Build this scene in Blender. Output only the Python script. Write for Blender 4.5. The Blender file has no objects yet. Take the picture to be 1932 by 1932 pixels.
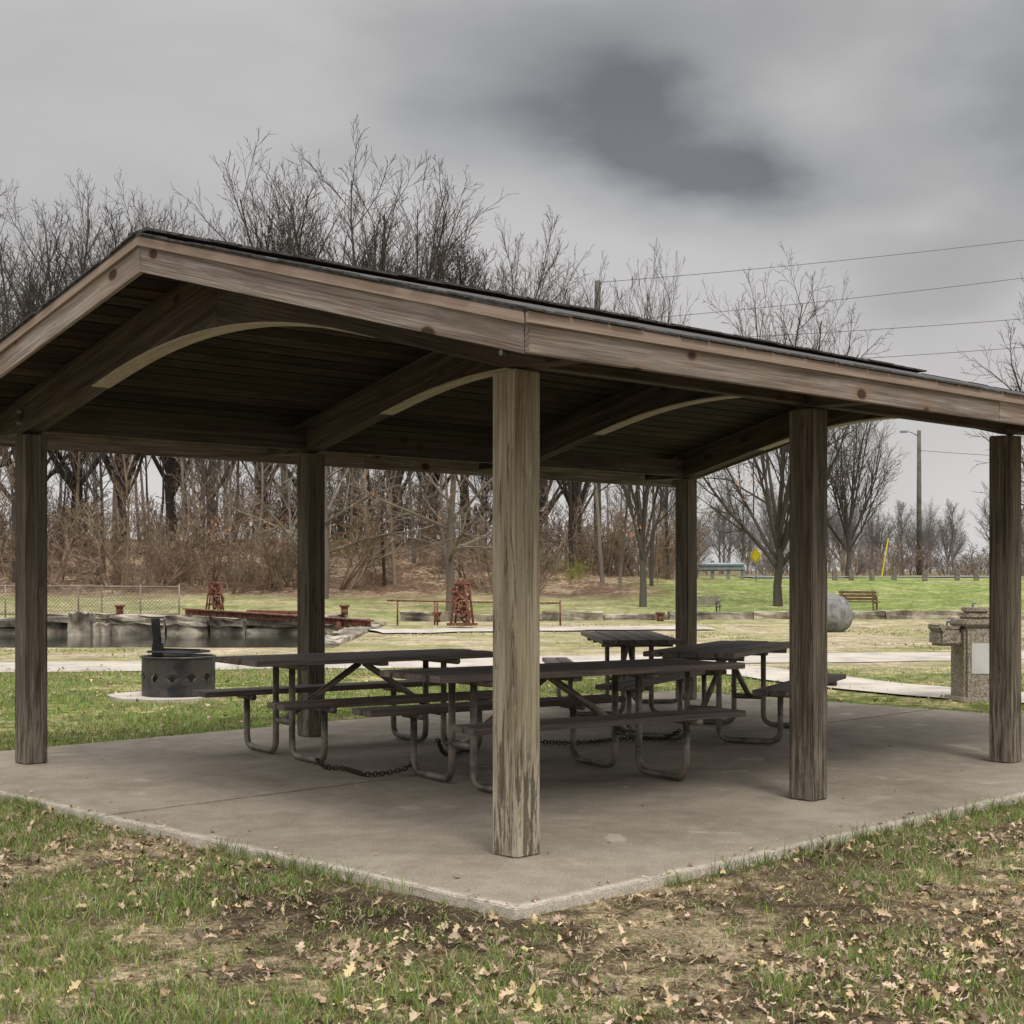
import bpy, bmesh, math, random
import numpy as np
from mathutils import Vector, Matrix
random.seed(7); rng=np.random.default_rng(7)
sc=bpy.context.scene
EYE=1.35; F=2840.0; CX=966.0; HY=1075.0
def at(px,Y): return (px-CX)*Y/F
def zt(py,Y): return EYE+(HY-py)*Y/F
# ------------------------------------------------------------ materials
def newmat(name):
    m=bpy.data.materials.new(name); m.use_nodes=True
    nt=m.node_tree; b=nt.nodes['Principled BSDF']; return m,nt,b
def N(nt,t,**k):
    n=nt.nodes.new(t)
    for a,v in k.items(): setattr(n,a,v)
    return n
def ramp(nt,fac,stops):
    r=N(nt,'ShaderNodeValToRGB'); e=r.color_ramp.elements
    while len(e)<len(stops): e.new(0.5)
    for i,(p,c) in enumerate(stops):
        e[i].position=p; e[i].color=(c[0],c[1],c[2],1)
    nt.links.new(fac,r.inputs[0]); return r.outputs[0]
def noise(nt,vec,scale,detail=5,rough=0.55,dist=0.0):
    n=N(nt,'ShaderNodeTexNoise'); n.inputs['Scale'].default_value=scale
    n.inputs['Detail'].default_value=detail; n.inputs['Roughness'].default_value=rough
    n.inputs['Distortion'].default_value=dist
    nt.links.new(vec,n.inputs['Vector']); return n.outputs['Fac']
def mixc(nt,f,a,b,mode='MIX'):
    m=N(nt,'ShaderNodeMix'); m.data_type='RGBA'; m.blend_type=mode
    for s,v in ((m.inputs[0],f),(m.inputs[6],a),(m.inputs[7],b)):
        if hasattr(v,'links'): nt.links.new(v,s)
        elif isinstance(v,(int,float)): s.default_value=v
        else: s.default_value=(v[0],v[1],v[2],1)
    return m.outputs[2]
def math_(nt,op,a,b=None,clamp=False):
    m=N(nt,'ShaderNodeMath',operation=op); m.use_clamp=clamp
    for i,v in enumerate((a,b)):
        if v is None: continue
        if isinstance(v,(int,float)): m.inputs[i].default_value=v
        else: nt.links.new(v,m.inputs[i])
    return m.outputs[0]
def mrange(nt,v,a,b,c=0.,d=1.):
    m=N(nt,'ShaderNodeMapRange'); m.inputs[1].default_value=a; m.inputs[2].default_value=b
    m.inputs[3].default_value=c; m.inputs[4].default_value=d
    m.interpolation_type='SMOOTHSTEP'
    nt.links.new(v,m.inputs[0]); return m.outputs[0]
def bump(nt,b,h,strength,dist=0.01):
    n=N(nt,'ShaderNodeBump'); n.inputs['Strength'].default_value=strength; n.inputs['Distance'].default_value=dist
    nt.links.new(h,n.inputs['Height']); nt.links.new(n.outputs[0],b.inputs['Normal'])
def vmul(nt,v,s):
    m=N(nt,'ShaderNodeVectorMath',operation='MULTIPLY'); m.inputs[1].default_value=s; nt.links.new(v,m.inputs[0]); return m.outputs[0]
def objcoord(nt,rand=True,scale=(1,1,1)):
    tc=N(nt,'ShaderNodeTexCoord'); out=tc.outputs['Object']
    if rand:
        oi=N(nt,'ShaderNodeObjectInfo')
        k=math_(nt,'MULTIPLY',oi.outputs['Random'],37.0)
        cb=N(nt,'ShaderNodeCombineXYZ')
        for i in range(3): nt.links.new(k,cb.inputs[i])
        ad=N(nt,'ShaderNodeVectorMath',operation='ADD'); nt.links.new(out,ad.inputs[0]); nt.links.new(cb.outputs[0],ad.inputs[1])
        outr=ad.outputs[0]
    else: outr=out
    return out,outr,vmul(nt,outr,scale)
def wood(name,dark,mid,light,knots=True,stain=(0.3,0.14,0.07),stainamt=0.0,peel=0.0,rough=0.8,varamt=0.35,bs=0.5,peelcol=(0.50,0.45,0.36)):
    m,nt,b=newmat(name)
    raw,r,g=objcoord(nt,True,(0.7,18,18))
    n1=noise(nt,g,1.0,5,0.62,0.6)
    n2=noise(nt,vmul(nt,r,(2.2,95,95)),1.0,3,0.6,0.2)
    n3=noise(nt,r,2.2,3,0.6)
    f=math_(nt,'ADD',math_(nt,'MULTIPLY',n1,0.55),math_(nt,'MULTIPLY',n2,0.45))
    c=ramp(nt,f,[(0.37,dark),(0.5,mid),(0.62,light)])
    if stainamt>0:
        c=mixc(nt,math_(nt,'MULTIPLY',mrange(nt,n3,0.5,0.68),stainamt),c,stain)
    dk=math_(nt,'MULTIPLY',mrange(nt,noise(nt,vmul(nt,r,(1.2,5,5)),1.5,4,0.65),0.52,0.7),0.5)
    c=mixc(nt,dk,c,dark)
    if knots:
        vo=N(nt,'ShaderNodeTexVoronoi'); vo.inputs['Scale'].default_value=1.0; nt.links.new(vmul(nt,r,(2.6,4.2,4.2)),vo.inputs['Vector'])
        halo=mrange(nt,vo.outputs['Distance'],0.14,0.32,1,0)
        c=mixc(nt,math_(nt,'MULTIPLY',halo,0.35),c,stain)
        k=mrange(nt,vo.outputs['Distance'],0.10,0.16,1,0)
        c=mixc(nt,math_(nt,'MULTIPLY',k,0.9),c,(0.04,0.022,0.014))
    if peel>0:
        sx=N(nt,'ShaderNodeSeparateXYZ'); nt.links.new(raw,sx.inputs[0])
        base=mrange(nt,sx.outputs[0],0.0,0.9,0.20,0.0)
        pv=vmul(nt,r,(4,60,60))
        pn=noise(nt,pv,1.0,5,0.7,0.3)
        pf=mrange(nt,math_(nt,'ADD',pn,base),0.58,0.72)
        c=mixc(nt,math_(nt,'MULTIPLY',pf,peel),c,peelcol)
        pn2=noise(nt,vmul(nt,r,(3.4,44,44)),0.55,6,0.8,0.5)
        pf2=mrange(nt,math_(nt,'ADD',pn2,math_(nt,'MULTIPLY',base,0.3)),0.57,0.63)
        c=mixc(nt,math_(nt,'MULTIPLY',pf2,0.75),c,(0.055,0.04,0.026))
        f=math_(nt,'SUBTRACT',f,math_(nt,'MULTIPLY',pf2,0.4))
    oi=N(nt,'ShaderNodeObjectInfo')
    br=mrange(nt,oi.outputs['Random'],0,1,1-varamt,1+varamt)
    c=mixc(nt,1.0,c,br,'MULTIPLY')
    nt.links.new(c,b.inputs['Base Color']); b.inputs['Roughness'].default_value=rough
    b.inputs['Specular IOR Level'].default_value=0.25
    bump(nt,b,f,bs,0.012)
    return m
def simple(name,c1,c2,scale=8,rough=0.7,metal=0.0,bs=0.3,c3=None,detail=5,rand=True):
    m,nt,b=newmat(name); raw,r,g=objcoord(nt,rand)
    n=noise(nt,r,scale,detail,0.62,0.3)
    st=[(0.36,c1),(0.62,c2)]
    if c3: st=[(0.36,c1),(0.5,c2),(0.64,c3)]
    nt.links.new(ramp(nt,n,st),b.inputs['Base Color'])
    b.inputs['Roughness'].default_value=rough; b.inputs['Metallic'].default_value=metal
    n2=noise(nt,r,scale*6,3)
    bump(nt,b,math_(nt,'ADD',n,math_(nt,'MULTIPLY',n2,0.5)),bs,0.01)
    return m
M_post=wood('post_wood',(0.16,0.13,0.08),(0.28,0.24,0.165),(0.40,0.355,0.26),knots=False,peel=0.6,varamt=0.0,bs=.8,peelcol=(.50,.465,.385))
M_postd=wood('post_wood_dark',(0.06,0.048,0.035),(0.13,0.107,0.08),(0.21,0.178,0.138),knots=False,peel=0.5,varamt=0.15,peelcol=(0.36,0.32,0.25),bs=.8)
M_fascia=wood('fascia_wood',(0.13,0.105,0.085),(0.27,0.228,0.19),(0.44,0.39,0.34),stain=(0.27,0.155,0.09),stainamt=0.3,varamt=0.06,bs=.7)
M_trim=wood('trim_wood',(0.22,0.165,0.13),(0.31,0.24,0.19),(0.38,0.30,0.24),knots=False,varamt=0.1,bs=0.2)
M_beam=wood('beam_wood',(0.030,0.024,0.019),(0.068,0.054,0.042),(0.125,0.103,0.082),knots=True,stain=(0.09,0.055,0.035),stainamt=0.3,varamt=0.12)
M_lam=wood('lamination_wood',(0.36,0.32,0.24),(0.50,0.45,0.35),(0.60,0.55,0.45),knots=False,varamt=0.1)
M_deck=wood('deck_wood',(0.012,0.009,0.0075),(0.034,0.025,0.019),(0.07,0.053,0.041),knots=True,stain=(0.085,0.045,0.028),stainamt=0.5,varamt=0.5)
M_table=wood('table_wood',(0.075,0.058,0.05),(0.15,0.12,0.105),(0.24,0.20,0.175),knots=False,varamt=0.22,rough=0.55,bs=0.35)
M_shingle=simple('shingle',(0.03,0.03,0.028),(0.09,0.085,0.08),25,0.95,bs=0.5)
M_pipe=simple('painted_pipe',(0.08,0.068,0.055),(0.17,0.145,0.118),7,0.4,0.2,0.15,c3=(0.26,0.215,0.165))
M_black=simple('black_steel',(0.012,0.012,0.014),(0.035,0.034,0.035),8,0.5,0.5)
M_ring=simple('fire_ring_steel',(0.03,0.03,0.033),(0.07,0.068,0.07),4,0.5,0.5,c3=(0.11,0.09,0.075))
M_rust=simple('rust',(0.08,0.03,0.02),(0.20,0.08,0.05),14,0.85,0.1,0.5,c3=(0.32,0.16,0.11))
M_chain=simple('chain_steel',(0.03,0.022,0.016),(0.09,0.06,0.045),30,0.6,0.7)
M_galv=simple('galvanised',(0.2,0.24,0.28),(0.34,0.38,0.42),5,0.45,0.5,0.1)
M_fence=simple('weathered_fence_wire',(0.20,0.15,0.12),(0.38,0.33,0.29),1.2,0.7,0.1,0.1)
M_agg=simple('aggregate_concrete',(0.14,0.12,0.09),(0.36,0.31,0.24),60,0.9,0,0.9,c3=(0.62,0.56,0.47),detail=6)
M_white=simple('white_panel',(0.6,0.6,0.6),(0.72,0.72,0.71),4,0.4,0,0.02)
M_boulder=simple('granite_stone',(0.12,0.12,0.12),(0.22,0.22,0.215),5,0.9,0,0.8,c3=(0.31,0.30,0.28),detail=9)
M_stone=simple('old_stone_wall',(0.06,0.05,0.038),(0.24,0.205,0.16),1.6,0.92,0,0.9,c3=(0.52,0.47,0.38),detail=10)
M_polew=simple('pole_wood',(0.075,0.08,0.065),(0.14,0.145,0.115),3,0.9)
M_bench=simple('bench_slat',(0.14,0.085,0.05),(0.26,0.16,0.10),6,0.7)
M_benchg=simple('bench_slat_grey',(0.13,0.11,0.09),(0.24,0.21,0.18),6,0.8)
M_wire=simple('wire',(0.06,0.06,0.06),(0.09,0.09,0.09),3,0.6)
M_yel=simple('yellow_sign',(0.75,0.6,0.02),(0.8,0.68,0.04),3,0.5,0,0.02)
M_asph=simple('asphalt',(0.15,0.15,0.155),(0.24,0.24,0.25),3,0.85,0,0.2)
def barkmat(name,a,b_,c):
    m,nt,b=newmat(name); raw,r,g=objcoord(nt,True,(6,6,1.2))
    n=noise(nt,g,1.2,3,0.6); nt.links.new(ramp(nt,n,[(0.35,a),(0.5,b_),(0.66,c)]),b.inputs['Base Color'])
    b.inputs['Roughness'].default_value=0.95; b.inputs['Specular IOR Level'].default_value=0.1; return m
M_bark=barkmat('bark',(0.05,0.042,0.036),(0.082,0.071,0.061),(0.13,0.116,0.10))
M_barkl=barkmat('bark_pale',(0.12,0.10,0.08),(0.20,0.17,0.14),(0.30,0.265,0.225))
M_barkhaze=barkmat('bark_hazed',(0.13,0.115,0.105),(0.18,0.165,0.15),(0.24,0.22,0.205))  # bark lightened and greyed: distance haze painted into the colour
M_brush=barkmat('brush_twigs',(0.16,0.115,0.085),(0.28,0.21,0.155),(0.41,0.325,0.245))
M_bud=barkmat('budding_twigs',(0.20,0.20,0.06),(0.30,0.31,0.08),(0.36,0.37,0.12))
def colmat(name,transl=0.3,rough=0.6):
    m,nt,b=newmat(name); a=N(nt,'ShaderNodeAttribute'); a.attribute_name='Col'
    c=a.outputs['Color']
    nt.links.new(c,b.inputs['Base Color']); b.inputs['Roughness'].default_value=rough
    b.inputs['Specular IOR Level'].default_value=0.2
    if transl>0:
        t=N(nt,'ShaderNodeBsdfTranslucent'); nt.links.new(c,t.inputs[0])
        mx=N(nt,'ShaderNodeMixShader'); mx.inputs[0].default_value=transl
        nt.links.new(b.outputs[0],mx.inputs[1]); nt.links.new(t.outputs[0],mx.inputs[2])
        nt.links.new(mx.outputs[0],nt.nodes['Material Output'].inputs[0])
    return m
M_grass=colmat('grass_blades',0.3); M_leaf=colmat('dry_leaves',0.0,0.75)
# ------------------------------------------------------------ helpers
def link(o,parent=None):
    sc.collection.objects.link(o)
    if parent: o.parent=parent
    return o
def empty(name,loc=(0,0,0),rz=0):
    e=bpy.data.objects.new(name,None); e.empty_display_size=0.2; e.location=loc; e.rotation_euler=(0,0,rz); return link(e)
def obj(name,me,mat,parent=None,mw=None,smooth=False):
    o=bpy.data.objects.new(name,me)
    if mat and not me.materials: me.materials.append(mat)
    if smooth: me.polygons.foreach_set('use_smooth',[True]*len(me.polygons))
    if mw is not None: o.matrix_local=mw
    return link(o,parent)
def mesh_np(name,V,Fa,col=None,smooth=False):
    V=np.asarray(V,dtype=np.float32); Fa=np.asarray(Fa,dtype=np.int32); k=Fa.shape[1]
    me=bpy.data.meshes.new(name); me.vertices.add(len(V)); me.vertices.foreach_set('co',V.ravel())
    me.loops.add(Fa.size); me.loops.foreach_set('vertex_index',Fa.ravel())
    me.polygons.add(len(Fa)); me.polygons.foreach_set('loop_start',np.arange(0,Fa.size,k,dtype=np.int32))
    if col is not None:
        a=me.color_attributes.new('Col','FLOAT_COLOR','POINT')
        c=np.ones((len(V),4),dtype=np.float32); c[:,:3]=col; a.data.foreach_set('color',c.ravel())
    me.update(calc_edges=True); me.validate()
    if smooth: me.polygons.foreach_set('use_smooth',[True]*len(me.polygons))
    return me
def prism(parent,name,pts,ext,xdir,mat,bev=0.003,origin=None):
    pts=[Vector(p) for p in pts]; ext=Vector(ext); x=Vector(xdir).normalized(); z=ext.normalized()
    x=(x-z*x.dot(z)).normalized(); y=z.cross(x)
    o=Vector(origin) if origin else pts[0]
    M=Matrix((x,y,z)).transposed().to_4x4(); M.translation=o; Mi=M.inverted()
    bm=bmesh.new(); vs=[bm.verts.new(Mi@p) for p in pts]; f=bm.faces.new(vs)
    r=bmesh.ops.extrude_face_region(bm,geom=[f]); nv=[g for g in r['geom'] if isinstance(g,bmesh.types.BMVert)]
    bmesh.ops.translate(bm,verts=nv,vec=(0,0,ext.length))
    bmesh.ops.recalc_face_normals(bm,faces=bm.faces)
    if bev>0: bmesh.ops.bevel(bm,geom=[e for e in bm.edges],offset=bev,segments=1,affect='EDGES',clamp_overlap=True)
    me=bpy.data.meshes.new(name); bm.to_mesh(me); bm.free()
    return obj(name,me,mat,parent,M)
def board(parent,name,p0,p1,w,h,mat,up=(0,0,1),bev=0.004):
    p0=Vector(p0);p1=Vector(p1); x=(p1-p0); L=x.length; x.normalize(); u=Vector(up); u=(u-x*u.dot(x)).normalized(); y=u.cross(x)
    M=Matrix((x,y,u)).transposed().to_4x4(); M.translation=p0
    bm=bmesh.new(); bmesh.ops.create_cube(bm,size=1)
    for v in bm.verts: v.co=Vector(((v.co.x+0.5)*L,v.co.y*w,v.co.z*h))
    if bev>0: bmesh.ops.bevel(bm,geom=list(bm.edges),offset=min(bev,w*0.3,h*0.3),segments=2,affect='EDGES')
    me=bpy.data.meshes.new(name); bm.to_mesh(me); bm.free()
    return obj(name,me,mat,parent,M)
def tube_data(path,rad,sides,V,Fc,cap=True):
    n=len(path); base=len(V); prev=None
    for i in range(n):
        if i==0: t=path[1]-path[0]
        elif i==n-1: t=path[-1]-path[-2]
        else: t=path[i+1]-path[i-1]
        t=t.normalized()
        if prev is None:
            a=Vector((0,0,1)) if abs(t.z)<0.9 else Vector((1,0,0)); u=t.cross(a).normalized()
        else:
            u=(prev-t*prev.dot(t))
            u=u.normalized() if u.length>1e-6 else t.orthogonal().normalized()
        prev=u; w=t.cross(u); r=rad[i] if isinstance(rad,(list,tuple)) else rad
        for k in range(sides):
            an=2*math.pi*k/sides; p=path[i]+(u*math.cos(an)+w*math.sin(an))*r; V.append((p.x,p.y,p.z))
    for i in range(n-1):
        for k in range(sides):
            a=base+i*sides+k; b=base+i*sides+(k+1)%sides; Fc.append((a,b,b+sides,a+sides))
    if cap and sides>3:
        Fc.append(tuple(base+k for k in range(sides))[::-1]); Fc.append(tuple(base+(n-1)*sides+k for k in range(sides)))
def fillet(pts,R,seg=6):
    pts=[Vector(p) for p in pts]; out=[pts[0]]
    for i in range(1,len(pts)-1):
        a,b,c=pts[i-1],pts[i],pts[i+1]; d1=(a-b).normalized(); d2=(c-b).normalized(); r=min(R,(a-b).length*0.49,(c-b).length*0.49)
        p1=b+d1*r; p2=b+d2*r
        for k in range(seg+1):
            t=k/seg; out.append(p1.lerp(b,t).lerp(b.lerp(p2,t),t))
    out.append(pts[-1]); return out
def tubes(parent,name,paths,r,mat,sides=10):
    V=[];Fc=[]
    for p in paths: tube_data([Vector(q) for q in p],r,sides,V,Fc)
    me=bpy.data.meshes.new(name); me.from_pydata(V,[],Fc); me.update()
    return obj(name,me,mat,parent,smooth=True)
def vnoise(x,y,s=1.0,seed=0):
    x=np.asarray(x)*s+seed*17.3; y=np.asarray(y)*s+seed*9.1
    xi=np.floor(x).astype(np.int64); yi=np.floor(y).astype(np.int64); fx=x-xi; fy=y-yi
    fx=fx*fx*(3-2*fx); fy=fy*fy*(3-2*fy)
    def h(a,b):
        v=np.sin(a*127.1+b*311.7+seed*74.7)*43758.5453; return v-np.floor(v)
    return (h(xi,yi)*(1-fx)+h(xi+1,yi)*fx)*(1-fy)+(h(xi,yi+1)*(1-fx)+h(xi+1,yi+1)*fx)*fy
def fbm(x,y,s,seed=0): return (vnoise(x,y,s,seed)+0.5*vnoise(x,y,s*2.1,seed+1)+0.25*vnoise(x,y,s*4.3,seed+2))/1.75
def sst(x,a,b):
    t=np.clip((np.asarray(x,dtype=float)-a)/(b-a),0,1); return t*t*(3-2*t)
# ------------------------------------------------------------ terrain
BX=-3.6
def H(x,y):
    x=np.asarray(x,dtype=float); y=np.asarray(y,dtype=float)
    z=-0.05+0.02*sst(y,12,20)+0.03*(fbm(x,y,0.6,3)-0.5)
    R=sst(x,-1.0,7.0)
    z=z+R*sst(y,37,60)*1.05+(1-R)*(sst(y,40,50)*0.5)
    B=1-sst(x,-4,8)
    z=z+B*sst(y,48.5,60)*2.1+0.35*(fbm(x,y,0.25,8)-0.5)*sst(y,47,56)*(1-sst(x,4,8)*.7)
    basin=(x<BX-0.1)&(y>26.75)&(y<38.1)
    z=np.where(basin,-1.3,z)
    return z
def Hs(x,y): return float(H(np.array([x]),np.array([y]))[0])
xs=np.unique(np.concatenate([np.arange(-10,10.01,0.25),np.arange(-30,30,1.0),np.linspace(-220,220,90),[BX-0.2,BX-0.05]]))
ys=np.unique(np.concatenate([np.arange(2,13,0.2),np.arange(13,70,0.5),np.linspace(70,500,50),np.arange(-12,2,1.0),[26.7,26.8,38.05,38.15]]))
GX,GY=np.meshgrid(xs,ys); V=np.stack([GX.ravel(),GY.ravel(),H(GX,GY).ravel()],1)
nx=len(xs); i,j=np.meshgrid(np.arange(nx-1),np.arange(len(ys)-1)); a=(j*nx+i).ravel()
Fa=np.stack([a,a+1,a+1+nx,a+nx],1)
x=V[:,0]; y=V[:,1]
def lerp(a,b,t): return a*(1-t[:,None])+b*t[:,None]
def ar(*c): return np.array(c)[None]
A=np.tile(ar(0.15,0.115,0.072),(len(V),1)); B=np.tile(ar(0.38,0.31,0.195),(len(V),1))
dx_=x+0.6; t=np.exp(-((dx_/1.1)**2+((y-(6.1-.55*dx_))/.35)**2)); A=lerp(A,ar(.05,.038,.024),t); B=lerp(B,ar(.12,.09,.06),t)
t=sst(y,9.5,12.5); A=lerp(A,ar(0.17,0.215,0.06),t); B=lerp(B,ar(0.36,0.32,0.16),t)
t=sst(y+1.5*(fbm(x,y,.4,77)-.5),19.0,22.5); A=lerp(A,ar(0.50,0.425,0.29),t); B=lerp(B,ar(0.33,0.32,0.15),t)
t=sst(y,38,41); A=lerp(A,ar(0.40,0.365,0.20),t); B=lerp(B,ar(0.27,0.30,0.12),t)
t=sst(x,2,6)*sst(y,40,44); A=lerp(A,ar(0.23,0.29,0.09),t); B=lerp(B,ar(0.33,0.345,0.15),t)
xe=x+1.6*(fbm(x,y,.35,55)-.5)
t=sst(y+3.5*(fbm(x,y,0.3,5)-0.5),47.0,50.0)*(1-sst(xe,3,7)); t2=sst(y+2*(fbm(x,y,.4,9)-.5),54,57)*(1-sst(xe,6.5,8.5)); t=np.maximum(t,t2)
A=lerp(A,ar(0.20,0.135,0.09),t); B=lerp(B,ar(0.42,0.31,0.215),t)
t=sst(y,66,80); A=lerp(A,ar(0.19,0.145,0.09),t); B=lerp(B,ar(0.22,0.2,0.1),t)
t=((x<BX)&(y>26.7)&(y<38.2)).astype(float); A=lerp(A,ar(0.05,0.045,0.03),t); B=lerp(B,ar(0.06,0.05,0.035),t)
me=mesh_np('ground',V,Fa,A,True)
cb=me.color_attributes.new('ColB','FLOAT_COLOR','POINT'); c=np.ones((len(V),4),dtype=np.float32); c[:,:3]=B; cb.data.foreach_set('color',c.ravel())
m,nt,b=newmat('ground_soil_and_turf'); tc=N(nt,'ShaderNodeTexCoord')
a1=N(nt,'ShaderNodeAttribute'); a1.attribute_name='Col'; a2=N(nt,'ShaderNodeAttribute'); a2.attribute_name='ColB'
o_=tc.outputs['Object']
n1=noise(nt,o_,0.5,5,0.6); n2=noise(nt,o_,6,6,0.75); n3=noise(nt,o_,45,4,0.75); n4=noise(nt,o_,1.3,4,0.7)
f=mrange(nt,math_(nt,'ADD',math_(nt,'MULTIPLY',n1,0.6),math_(nt,'MULTIPLY',n2,0.4)),0.47,0.57)
c=mixc(nt,f,a1.outputs['Color'],a2.outputs['Color'])
c=mixc(nt,1.0,c,mrange(nt,n3,0.3,0.7,0.45,1.5),'MULTIPLY'); c=mixc(nt,1.0,c,mrange(nt,n2,0.3,0.7,0.55,1.4),'MULTIPLY')
c=mixc(nt,1.0,c,mrange(nt,n4,0.35,0.65,0.75,1.2),'MULTIPLY')
nt.links.new(c,b.inputs['Base Color']); b.inputs['Roughness'].default_value=1.0; b.inputs['Specular IOR Level'].default_value=0.05
bump(nt,b,math_(nt,'ADD',n2,n3),0.8,0.03)
obj('ground',me,m)
# ------------------------------------------------------------ strips (paths)
M_walk=simple('path_concrete',(0.36,0.33,0.285),(0.48,0.44,0.38),1.5,0.9,0,0.3,c3=(0.56,0.52,0.455),detail=8,rand=False)
def strip(name,pts,w,mat,lift=0.012,step=0.5,wob=.03):
    pts=[Vector((p[0],p[1],0)) for p in pts]; P=[]
    for a,b in zip(pts[:-1],pts[1:]):
        n=max(1,int((b-a).length/step)); P+=[a.lerp(b,k/n) for k in range(n)]
    P.append(pts[-1]); V=[];Fc=[]
    for i,p in enumerate(P):
        d=(P[min(i+1,len(P)-1)]-P[max(i-1,0)]).normalized(); s=Vector((d.y,-d.x,0))
        for q in range(5):
            o=(q/4-0.5)*w*(1+wob*math.sin(i*1.7+q)+wob*math.sin(i*.63+q*2)); pp=p+s*o; V.append((pp.x,pp.y,Hs(pp.x,pp.y)+lift+(0 if 0<q<4 else -0.02)))
    for i in range(len(P)-1):
        for q in range(4): a=i*5+q; Fc.append((a,a+1,a+6,a+5))
    me=bpy.data.meshes.new(name); me.from_pydata(V,[],Fc); me.update(); return obj(name,me,mat)
strip('sidewalk',[(-40,14.6),(-8,21.0),(0,22.6),(6,23.8),(30,28)],2.3,M_walk,0.03)
strip('footpath',[(2.2,22.2),(3.5,19.6),(4.2,17.8),(5.2,16.4),(7.0,15.0),(12,13.5)],1.25,M_walk,0.042)
strip('lock_apron',[(-3.1,33.0),(-1,33.8),(1.5,34.8),(4.5,35.2)],2.0,M_walk,0.05,.4,.12)
strip('road',[(9.5,62.5),(25,62.5),(90,64)],6,M_asph,0.06,1.0)
# ------------------------------------------------------------ slab
m,nt,b=newmat('slab_concrete'); tc=N(nt,'ShaderNodeTexCoord'); o_=tc.outputs['Object']
n1=noise(nt,o_,0.7,7,0.62,0.4); n2=noise(nt,o_,5,7,0.72); n3=noise(nt,o_,90,3,0.6)
f=math_(nt,'ADD',math_(nt,'MULTIPLY',n1,0.6),math_(nt,'MULTIPLY',n2,0.4))
c=ramp(nt,f,[(0.38,(0.20,0.168,0.125)),(0.5,(0.285,0.245,0.19)),(0.62,(0.37,0.325,0.26))])
pt=mrange(nt,noise(nt,o_,2.3,4,0.5,0.6),0.64,0.70); c=mixc(nt,math_(nt,'MULTIPLY',pt,0.45),c,(0.50,0.45,0.37))
dk=mrange(nt,noise(nt,o_,1.1,5,0.6,0.8),0.55,0.70); c=mixc(nt,math_(nt,'MULTIPLY',dk,0.3),c,(0.14,0.115,0.085))
sx=N(nt,'ShaderNodeSeparateXYZ'); nt.links.new(o_,sx.inputs[0])
ea=mrange(nt,math_(nt,'ADD',sx.outputs[0],math_(nt,'MULTIPLY',n2,0.2)),-0.72,-0.64,1,0)
eb=mrange(nt,math_(nt,'ADD',sx.outputs[1],math_(nt,'MULTIPLY',n2,0.2)),-0.72,-0.64,1,0)
c=mixc(nt,math_(nt,'MULTIPLY',math_(nt,'MAXIMUM',ea,eb),0.8),c,(0.62,0.57,0.48))
c=mixc(nt,1.0,c,mrange(nt,n3,0.3,0.7,0.75,1.22),'MULTIPLY')
nt.links.new(c,b.inputs['Base Color']); b.inputs['Roughness'].default_value=0.85
bump(nt,b,math_(nt,'ADD',n2,math_(nt,'MULTIPLY',n3,0.6)),0.35,0.01)
M_slab=m
OX,OY=0.02,7.14; W=4.78; BAY=2.44; OV=0.81
def slabpart(bm,a0,a1,b0,b1,seed):
    r=random.Random(seed); P=[]
    def edge(p,q):
        n=max(2,int((Vector(q)-Vector(p)).length/0.07))
        for k in range(n):
            t=k/n; P.append([p[0]+(q[0]-p[0])*t,p[1]+(q[1]-p[1])*t])
    edge((a0,b0),(a1,b0)); edge((a1,b0),(a1,b1)); edge((a1,b1),(a0,b1)); edge((a0,b1),(a0,b0))
    P=[(p[0]+r.uniform(-.007,.010),p[1]+r.uniform(-.007,.010)) for p in P]
    vs=[bm.verts.new((p[0],p[1],0)) for p in P]; f=bm.faces.new(vs)
    e=bmesh.ops.extrude_face_region(bm,geom=[f]); nv=[g for g in e['geom'] if isinstance(g,bmesh.types.BMVert)]
    bmesh.ops.translate(bm,verts=nv,vec=(0,0,-0.16))
bm=bmesh.new(); a0,a1,b0,b1=-OV,3*BAY+OV,-OV,W+OV
slabpart(bm,a0,a1,b0,2.378,1); slabpart(bm,a0,a1,2.402,b1,2)
bmesh.ops.recalc_face_normals(bm,faces=bm.faces)
top=[e for e in bm.edges if all(abs(v.co.z)<1e-5 for v in e.verts)]
bmesh.ops.bevel(bm,geom=top,offset=0.006,segments=2,affect='EDGES')
me=bpy.data.meshes.new('concrete_slab'); bm.to_mesh(me); bm.free()
Rm=Matrix.Rotation(math.radians(45),4,'Z'); Rm.translation=(OX,OY,0)
obj('concrete_slab',me,M_slab,None,Rm)
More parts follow.
